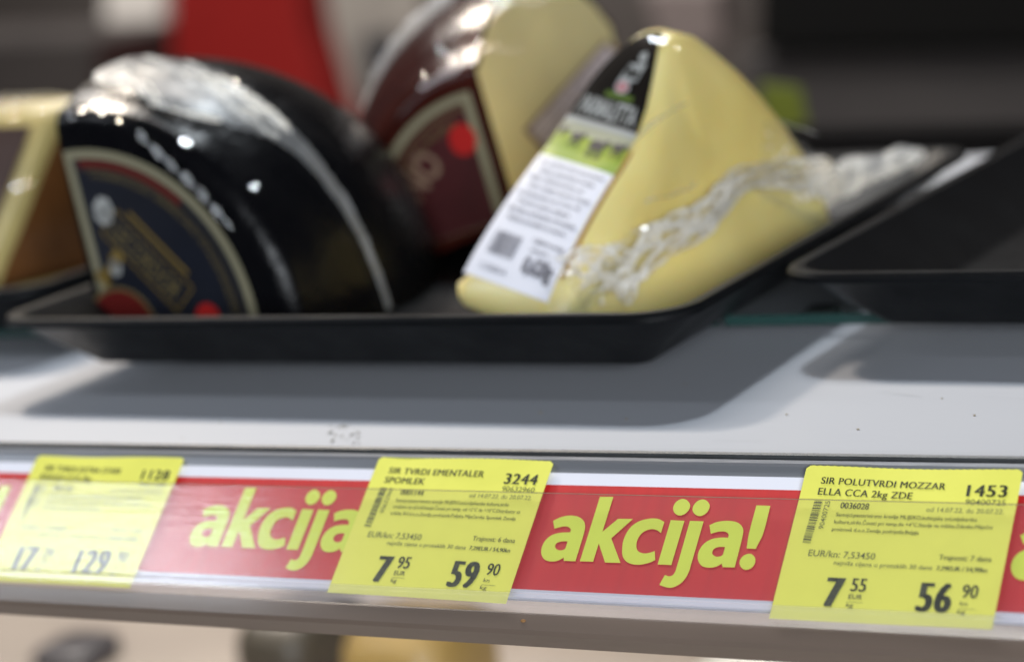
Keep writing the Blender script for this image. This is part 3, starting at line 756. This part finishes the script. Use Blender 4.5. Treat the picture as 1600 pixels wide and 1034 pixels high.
yw = tag(empty('cheese_wedge', (-0.3968, 0.7487, 0.0114), R(-18), CAM_SCALE), 'yellow cheese wedge in cling film with white, green and black label', 'cheese')
WW, WK = .0559, 3.0
wedge(yw, WPR, WW, .009, M['yellowcheese'], WK)
# path up the label face
_b = smooth_poly(WPR, 2); _i0 = next(i for i, p in enumerate(_b) if p[1] > .008 and p[0] < .01); _i1 = max(range(len(_b)), key=lambda i: _b[i][1])
face = _b[_i0:_i1 + 1]
cum = [0]
for a, b in zip(face, face[1:]): cum.append(cum[-1] + (Vector(b) - Vector(a)).length)
LEN = cum[-1]
def fpt(d):
    d = max(0, min(LEN, d))
    for i in range(len(cum) - 1):
        if d <= cum[i + 1] or i == len(cum) - 2:
            k = (d - cum[i]) / (cum[i + 1] - cum[i]); a, b = Vector(face[i]), Vector(face[i + 1]); p = a.lerp(b, k); t = (b - a).normalized(); return p, Vector((-t.y, t.x))
def lab_pt(a, d, off=.0014):       # a: 0 left .. 1 right across the face, d metres up the face
    p, n = fpt(d); x = -WW + a * WW; edge = (2 * a - 1) ** 6 * .0012
    q = p + n * (off - edge)
    return lean(taper(x, q.y, WW, WK), q.x, q.y)
def lab_grid(name, d0, d1, m, a0=.045, a1=.955, off=.0014, nd=14, na=10, arch=False):
    v, f = [], []
    for j in range(nd + 1):
        for i in range(na + 1):
            d = d0 + (d1 - d0) * j / nd; lo, hi = a0, a1
            if arch:
                k = j / nd; wd = math.sqrt(max(0, 1 - k ** 4.2)); mid = .51 + .05 * k; lo, hi = mid + (a0 - mid) * wd, mid + (a1 - mid) * wd
            v.append(lab_pt(lo + (hi - lo) * i / na, d, off))
    for j in range(nd):
        for i in range(na):
            q = j * (na + 1) + i; f.append((q, q + 1, q + na + 2, q + na + 1))
    return mk(name, v, f, m, yw, smooth=True, fix=False)
D0, D1, D2, D3, D4, D5 = .0080, .0720, .0860, .0915, .0945, LEN * .985
lab_grid('label_white', D0, D1, M['labelwhite'], nd=24)
lab_grid('label_meadow', D1, D2, M['green'], off=.00142)
lab_grid('label_horizon', D2, D3, M['sky'], off=.00142)
lab_grid('label_stripe', D3, D4, M['silver'], off=.00142)
lab_grid('label_black', D4, D5, M['labelblack'], off=.00142, arch=True, nd=26)
lab_grid('rind_edge', D0 + .012, D2, M['rind'], a0=.962, a1=.992, off=.0009, na=3, nd=20)
def fn_lab(off): return lambda a, b: lab_pt(a, b, off)
p = Print()                        # fine print
rows = ['Sir polutvrdi punomasni', 'Sastojci: pasterizirano kravlje', 'mlijeko, mljekarske kulture, sol,', 'sirilo, kalcijev klorid. Cuvati', 'na temperaturi od +2 do +8', 'Proizvodi i pakira: mljekara', 'Zemlja podrijetla Hrvatska', 'Najbolje upotrijebiti do datuma']
for k, r_ in enumerate(rows):
    y = .0675 - .0043 * k; p.text(r_, (.12 + .05 * (k % 2), y), (.90 - .06 * (k % 3), y), .0021, .02, up=(0, 1))
p.text('CIJENA kn/kg', (.56, .0305), (.90, .0305), .0019, .03, up=(0, 1))
p.text('ukupno', (.58, .0265), (.78, .0265), .0016, .03, up=(0, 1))
p.text('0,628g', (.58, .0165), (.90, .0165), .0078, .05, up=(0, 1))
p.text('2 350014', (.18, .0125), (.46, .0125), .0026, .01, up=(0, 1))
y = .16
rnd = random.Random(2)
while y < .44:
    ww = rnd.choice((.006, .010, .016)); p.rect(y, .0200, y + ww, .0310); y += ww + rnd.choice((.006, .010))
p.build('label_print', fn_lab(.0017), M['labelink'], yw)
p = Print(); p.text('PARMALETTA', (.13, .0965), (.89, .0965), .0090, .03, up=(0, 1)); p.build('name_lettering', fn_lab(.0018), M['silver'], yw)
p = Print(); p.rect(.36, .1072, .76, .1098); p.build('green_band', fn_lab(.0017), mat('leaf_green_print', (.10, .17, .008), .5), yw)
p = Print(); p.poly([(.44, .1145), (.72, .1165), (.78, .1255), (.50, .1235)]); p.disc((.66, .1278), .075, .0024, 16); p.build('emblem', fn_lab(.0018), M['silver'], yw)
p = Print(); p.text('Bela', (.50, .1170), (.72, .1180), .0055, .04, up=(0, 1)); p.build('emblem_lettering', fn_lab(.0020), M['labelblack'], yw)
p = Print(); p.disc((.55, .1130), .11, .0034, 20); p.build('emblem_base', fn_lab(.0017), M['silver'], yw)
p = Print(); p.disc((.55, .1128), .085, .0025, 20); p.build('emblem_heart', fn_lab(.0019), M['pinkink'], yw)
p = Print()                        # cows on the meadow
for cx, cz, k in ((.12, .0868, .9), (.32, .0850, 1.4), (.60, .0835, 1.9), (.84, .0852, 1.4)):
    p.disc((cx, cz), .050 * k, .0014 * k, 14); p.disc((cx + .055 * k, cz + .0010 * k), .020 * k, .0010 * k, 10)
    for dx in (-.036, -.018, .018, .036): p.rect(cx + dx * k, cz - .0036 * k, cx + (dx + .011) * k, cz)
p.build('cows', fn_lab(.0017), mat('dark_cow_print', (.03, .022, .028), .5), yw)

# film on the wedge: gathered along the right side, ending in a twisted tail over the tray rim
def sidept(y, z, off): return lean(taper(0, z, WW, WK) + flare(y, z) + .0010 + off, y, z)
bpy.context.view_layer.update()
YWI = (Matrix.Translation((-0.3968, 0.7487, 0.0114)) @ Matrix.Rotation(R(-18), 4, 'Z') @ Matrix.Scale(CAM_SCALE, 4)).inverted()
def side_hit(px, py, x=.0015):       # where the photo shows the film, on the cheese's right side
    o_, d = YWI @ CAM, YWI.to_3x3() @ ray(px, py); t = 0
    for _ in range(14):
        p = o_ + d * t
        t = (taper(0, p.z - WC + WM * WW, WW, WK) + flare(p.y, p.z - WC + WM * WW) + x - o_.x) / d.x
    p = o_ + d * t; return (p.y, p.z - WC + WM * WW)
path = [side_hit(*q) for q in ((885, 452), (925, 420), (965, 402), (1010, 378), (1060, 345), (1110, 308), (1160, 275), (1210, 258), (1262, 268), (1300, 285))]
def ppt(u):
    x = u * (len(path) - 1); i = min(len(path) - 2, int(x)); return Vector(path[i]).lerp(Vector(path[i + 1]), x - i), (Vector(path[i + 1]) - Vector(path[i])).normalized()
def ridge(u, q, o):
    p, t = ppt(u); n = Vector((-t.y, t.x)); wd = .019 * (1 - u) ** 1.3 + .0055 + .016 * max(0, u - .7) / .3
    p = p + n * ((q - .5) * wd + .0015 * math.sin(u * 22)); return sidept(p.x, p.y, .0006 + o * (1.0 - abs(2 * q - 1) ** 2 * .7))
film_sheet('gathered_film', yw, ridge, 130, 26, M['film'], .0060, 12, .06)
strands('film_fold', yw, ridge, 42, M['crease'], 13, .00055)
film_sheet('wrinkled_film', yw, lambda u, q, o: sidept(-.002 + .035 * u, .008 + .024 * q, .0006 + o), 40, 30, M['film'], .0028, 14, .05)
def whole(u, q, o):
    y = .185 - .130 * u; return sidept(y, .030 + (.012 + .055 * math.sin(min(1, (1.0 - abs(y - .10) / .11)) * 1.4) * q), .0006 + o)
strands('film_crease', yw, whole, 6, M['filmwhite'], 31, .0006, zig=.12)['kind'] = 'stuff'
# fan at the back corner
FA = [side_hit(*q) for q in ((1195, 195), (1300, 275), (1205, 330), (1300, 320))]
def fan(u, q, o):
    a = Vector(FA[0]).lerp(Vector(FA[1]), u); b = Vector(FA[2]).lerp(Vector(FA[3]), u); p = a.lerp(b, q)
    return Vector((.0015 + o + .006 * u * u, p.x, p.y))
film_sheet('film_fan', yw, fan, 40, 40, M['film'], .0045, 15, .08)
strands('film_fan_fold', yw, fan, 16, M['crease'], 23, .0010)
strands('film_corner_fold', yw, lambda u, q, o: sidept(.004 + .05 * u, .014 + .026 * q, .0006 + o), 16, M['crease'], 24, .0009)
# tail: a twisted rope of film
TC = [YWI @ aty(px, py, y) for px, py, y in ((1268, 285, .946), (1300, 287, .96), (1335, 272, .974), (1375, 262, .989), (1412, 246, 1.003), (1442, 242, 1.013))]
def tail(u, q, o):
    x = u * (len(TC) - 1); i = min(len(TC) - 2, int(x)); c = TC[i].lerp(TC[i + 1], x - i)
    rr = (.0075 * (1 - u) ** 1.6 + .0026 + .0014 * math.sin(u * 19) * (1 - u)) * (1 - max(0, u - .86) * 5) + o * .55
    a = q * 6.283 + u * 5; return c + Vector((rr * math.cos(a) * .8, rr * math.cos(a) * -.3, rr * math.sin(a)))
strands('tail_fold', yw, tail, 26, M['crease'], 25, .0011)
film_sheet('twisted_tail', yw, tail, 110, 30, M['filmwhite'], .0042, 16)
# --- small brown cheese at the left edge
lc = tag(empty('cheese_wedge', (-0.7440, 0.8275, 0.0114), R(-12), CAM_SCALE), 'small brown rinded cheese wedge at the left edge, pale edge and dark label', 'cheese')
LPR = [(.0, .0), (-.004, .014), (.024, .047), (.048, .079), (.062, .094), (.080, .098), (.095, .090), (.120, .055), (.135, .02), (.140, .0)]
wedge(lc, LPR, .075, .006, mat('aged_cheese_paste', (.56, .45, .17), .42, noise=.3, nscale=16, coat=.4, coatr=.2, bump=.0008, bscale=45), 1.0)
# rind side panel on the right, dark label on the front
bs = smooth_poly(LPR, 2); ins = poly_inset(bs, .0075)
mk('rind_side', [(taper(.0012, z, .075, 1.0), y, z) for y, z in ins], [tuple(range(len(ins)))], M['brownrind'], lc)
lf = [(-.0015, .014), (.0125, .032), (.0270, .050), (.0390, .066), (.0545, .0865)]
v = []; f = []
for i, (y, z) in enumerate(lf):
    for xx in (-.072, -.012): v.append(Vector((taper(xx, z, .075, 1.0), y - .0024, z)))
    if i: f.append((2 * i - 2, 2 * i - 1, 2 * i + 1, 2 * i))
mk('label', v, f, mat('dark_brown_label', (.045, .018, .012), .4, coat=.5), lc, fix=False)
film_sheet('plastic_wrap', lc, lambda u, q, o: Vector((taper(-.075 + .075 * u, .085, .075, 1.0), .028 + .05 * q, .094 + .006 * math.sin(q * 3.1) + o)), 30, 14, M['film'], .003, 19)

# small discs added over the cheeses, turned to mirror the lamps as glints
M['facet'] = film_mat('glint_facet_plastic', white=.0, gloss=.45, rough=.05, bump=0)
LB = T0 - Vector((.0310, -.0250, -.0360)).normalized() * 1.6
LB2 = T0 - Vector((.0065, -.0190, -.0360)).normalized() * 1.5
bpy.context.view_layer.update()
def facets(t, pts, target=None, along=None):
    objs = [c for c in t.children if c.name.split('.')[0] in ('waxed_rind', 'cheese_body', 'cut_face', 'label')]
    me = None
    for px, py, r_ in pts:
        best = None; d0 = ray(px, py).normalized()
        for o in objs:
            mi = (t.matrix_world @ o.matrix_basis).inverted(); hit, loc, nrm, _ = o.ray_cast(mi @ CAM, (mi.to_3x3() @ d0).normalized())
            if hit:
                wl = (t.matrix_world @ o.matrix_basis) @ loc
                if best is None or (wl - CAM).length < best: best = (wl - CAM).length
        if best is None: continue
        P_ = CAM + d0 * (best - .003); L_ = target or (LB2 if r_ >= .7 else LB); n_ = ((CAM - P_).normalized() + (L_ - P_).normalized()).normalized()
        if me is None:
            bm = bmesh.new(); c0 = bm.verts.new((0, 0, 0)); prev = None; R_ = 60
            for rr in (.5, 1.0):
                ring = [bm.verts.new((rr * math.cos(6.2832 * i / 12), rr * math.sin(6.2832 * i / 12), -rr * rr / (2 * R_))) for i in range(12)]
                for i in range(12):
                    if prev is None: bm.faces.new((c0, ring[i], ring[(i + 1) % 12]))
                    else: bm.faces.new((prev[i], ring[i], ring[(i + 1) % 12], prev[(i + 1) % 12]))
                prev = ring
            me = bpy.data.meshes.new('glint_facet'); bm.to_mesh(me); bm.free(); me.materials.append(M['facet'])
            for p in me.polygons: p.use_smooth = True
        o = bpy.data.objects.new('glint_facet', me); COL.objects.link(o)
        o.parent = t; o.matrix_parent_inverse = t.matrix_world.inverted()
        if along:
            a_ = ray(px + along[0], py + along[1]).normalized() * best - d0 * best; a_ = (a_ - n_ * a_.dot(n_)).normalized(); b_ = n_.cross(a_)
            mr = Matrix((a_, b_, n_)).transposed().to_4x4()
            o.matrix_world = Matrix.Translation(P_) @ mr @ Matrix.Scale(r_ * .001, 4) @ Matrix.Scale(3.2, 4, Vector((1, 0, 0)))
            continue
        o.matrix_world = Matrix.Translation(P_) @ n_.to_track_quat('Z', 'Y').to_matrix().to_4x4() @ Matrix.Rotation(px * .7, 4, 'Z') @ Matrix.Scale(r_ * .0014, 4) @ Matrix.Scale(1 + .8 * abs(math.sin(px)), 4, Vector((1, 0, 0)))
facets(bk, [(290, 222, 1.3), (128, 173, .55), (158, 175, .6), (185, 190, .55), (445, 350, .6), (398, 292, .7), (458, 380, .4), (347, 121, .6), (366, 127, .5), (505, 335, .3), (430, 182, .4), (215, 345, .3)])
facets(br, [(688, 78, .7), (706, 93, .6), (664, 118, .45), (750, 66, .6), (778, 8, .8), (792, 4, .8), (735, 30, .4)])
facets(yw, [(1018, 62, .75), (1032, 64, .75), (1046, 80, .35), (1057, 74, .35), (1064, 95, .45), (1180, 300, .4), (1010, 395, .4), (960, 420, .4), (905, 425, .4), (1100, 330, .35)])
TL = Vector((-1.05, .47, .62))
facets(bk, [(222, 214, 1.5), (246, 238, 1.9), (268, 258, 1.5), (292, 280, 1.8), (316, 304, 1.6), (338, 330, 1.8), (356, 350, 1.2), (110, 182, 1.0)], TL, (20, 20))
facets(br, [(664, 134, 1.5), (688, 119, 1.9), (714, 106, 1.8), (738, 97, 1.2)], TL, (20, -9))
facets(lc, [(22, 182, .6), (24, 292, .7), (46, 286, .5), (60, 175, .4)])

# ------------------------------------------------------------------ background of the store, out of focus
def slab(name, pts, y, th, m, label, cat, group=None, kind=None):
    front = [aty(px, py, y) for px, py in pts]; n = len(front)
    c = sum(front, Vector()) / n; base = Vector((c.x, y, min(p.z for p in front)))
    v = [p - base for p in front] + [p - base + Vector((0, th, 0)) for p in front]
    f = [tuple(range(n)), tuple(range(2 * n - 1, n - 1, -1))] + [(i, n + i, n + (i + 1) % n, (i + 1) % n) for i in range(n)]
    o = mk(name, v, f, m); o.location = base
    bv = o.modifiers.new('bevel', 'BEVEL'); bv.width = .01; bv.segments = 2
    return tag(o, label, cat, group, kind)
bw = mk('wall', [(-14, 9.5, -3), (8, 9.5, -3), (8, 9.5, 6), (-14, 9.5, 6)], [(0, 1, 2, 3)], mat('store_wall', (.15, .13, .12), .7, noise=.3, nscale=.8)); tag(bw, kind='structure')
fl = mk('floor', [(-14, -3, -1.3), (8, -3, -1.3), (8, 9.5, -1.3), (-14, 9.5, -1.3)], [(0, 1, 2, 3)], mat('store_floor', (.20, .17, .15), .4, noise=.2, nscale=2)); tag(fl, kind='structure')
slab('partition_post', [(165, -60), (250, -60), (262, 260), (150, 260)], 5.44, .12, mat('pale_post', (.85, .80, .74), .6), 'pale beige post rising behind the black cheese, left of the red screen', 'post')
slab('red_screen', [(266, -60), (455, -60), (478, 60), (508, 160), (590, 400), (266, 400)], 5.27, .15, mat('red_panel_paint', (.31, .012, .010), .5, noise=.15, nscale=3), 'red screen with slanted side standing behind the black cheese', 'screen')
slab('grey_screen', [(498, -60), (650, -60), (720, 400), (560, 400)], 6.12, .15, mat('beige_grey_panel', (.40, .365, .325), .6, noise=.35, nscale=5), 'beige grey screen between the red screen and the brown cheese', 'screen')
slab('dark_cabinet', [(-300, 70), (148, 60), (150, 500), (-300, 500)], 4.93, .4, mat('dark_cabinet_paint', (.075, .066, .063), .5, noise=.4, nscale=3), 'dark cabinet behind the small brown cheese', 'cabinet')
slab('grey_counter', [(1160, 84), (2100, 70), (2100, 210), (1160, 215)], 5.10, .4, mat('grey_counter_paint', (.08, .074, .074), .5, noise=.2, nscale=4), 'grey counter front in the distance above the empty tray', 'counter')
slab('distant_package', [(560, 60), (600, 50), (640, 230), (570, 230)], 5.61, .08, mat('dark_package', (.05, .05, .055), .6), 'dark grey upright package between the red screen and the brown cheese', 'package')
slab('distant_bag', [(1000, -20), (1120, -20), (1130, 70), (1040, 90)], 5.61, .12, mat('taupe_bag', (.22, .18, .17), .6), 'taupe bag shape far behind the tip of the yellow wedge', 'bag')
slab('black_screen', [(1190, -120), (2100, -120), (2100, 66), (1180, 78)], 5.07, .2, mat('black_screen_paint', (.008, .008, .008), .8, spec=.1), 'black panel above the distant grey counter', 'panel')
slab('case_back_ledge', [(700, 214), (1900, 190), (1900, 268), (700, 300)], 1.30, .03, mat('black_back_panel', (.010, .009, .009), .85, spec=.05), 'black rear ledge at the back of the display shelf', 'ledge')
slab('far_price_card', [(1186, 130), (1250, 138), (1266, 216), (1200, 212)], 1.7, .003, mat('lime_card', (.13, .16, .008), .6), 'small lime green card standing behind the yellow wedge', 'card')

# ------------------------------------------------------------------ the level below the rail
LZ = -.34
low = tag(empty('lower_shelf', (0, 1.2, LZ)), 'taupe lower shelf seen below the price rail', 'shelf')
rel(box('shelf_board', (-2.2, .5, LZ - .02), (.9, 3.0, LZ), mat('taupe_shelf', (.40, .34, .29), .5, noise=.25, nscale=6)), low)
def lowslab(name, pts, y, th, m, label, cat): return slab(name, pts, y, th, m, label, cat)
def lump(name, px, py, y, rx, ry, ytop, m, label, cat, sq=.62):
    c = aty(px, py, y); top = aty(px, ytop, y).z; hz = (top - LZ) / 2; t = tag(empty(name, (c.x, y, LZ)), label, cat)
    bm = bmesh.new(); bmesh.ops.create_uvsphere(bm, u_segments=28, v_segments=14, radius=1)
    for v in bm.verts:
        k = v.co.copy()
        for i in range(3): k[i] = math.copysign(abs(k[i]) ** sq, k[i])
        v.co = Vector((k.x * rx, k.y * ry, k.z * hz + hz))
    from_bm('body', bm, m, t, True); return t
lump('cheese_round', 655, 1010, 1.14, .042, .05, 945, mat('amber_cheese', (.40, .27, .085), .5, noise=.3, nscale=12, coat=.3), 'amber cheese piece on the lower shelf below the 3244 tag', 'cheese')
lump('dark_package', 475, 1010, 1.20, .034, .05, 940, mat('dark_package_film', (.07, .06, .045), .4), 'dark wrapped package on the lower shelf beside the amber cheese', 'package')
lump('dark_jar', 120, 1020, 1.20, .028, .03, 1000, mat('dark_jar_glaze', (.05, .045, .05), .4), 'dark round jar on the lower shelf below the leftmost tag', 'jar')
lump('pale_package', 1420, 1052, 1.05, .13, .05, 996, mat('pale_package_film', (.85, .83, .78), .4), 'pale wrapped package on the lower shelf below the 1453 tag', 'package')
# ------------------------------------------------------------------ render settings
SC.cycles.use_denoising = True
SC.cycles.max_bounces = 12; SC.cycles.transparent_max_bounces = 24
SC.cycles.sample_clamp_indirect = 6
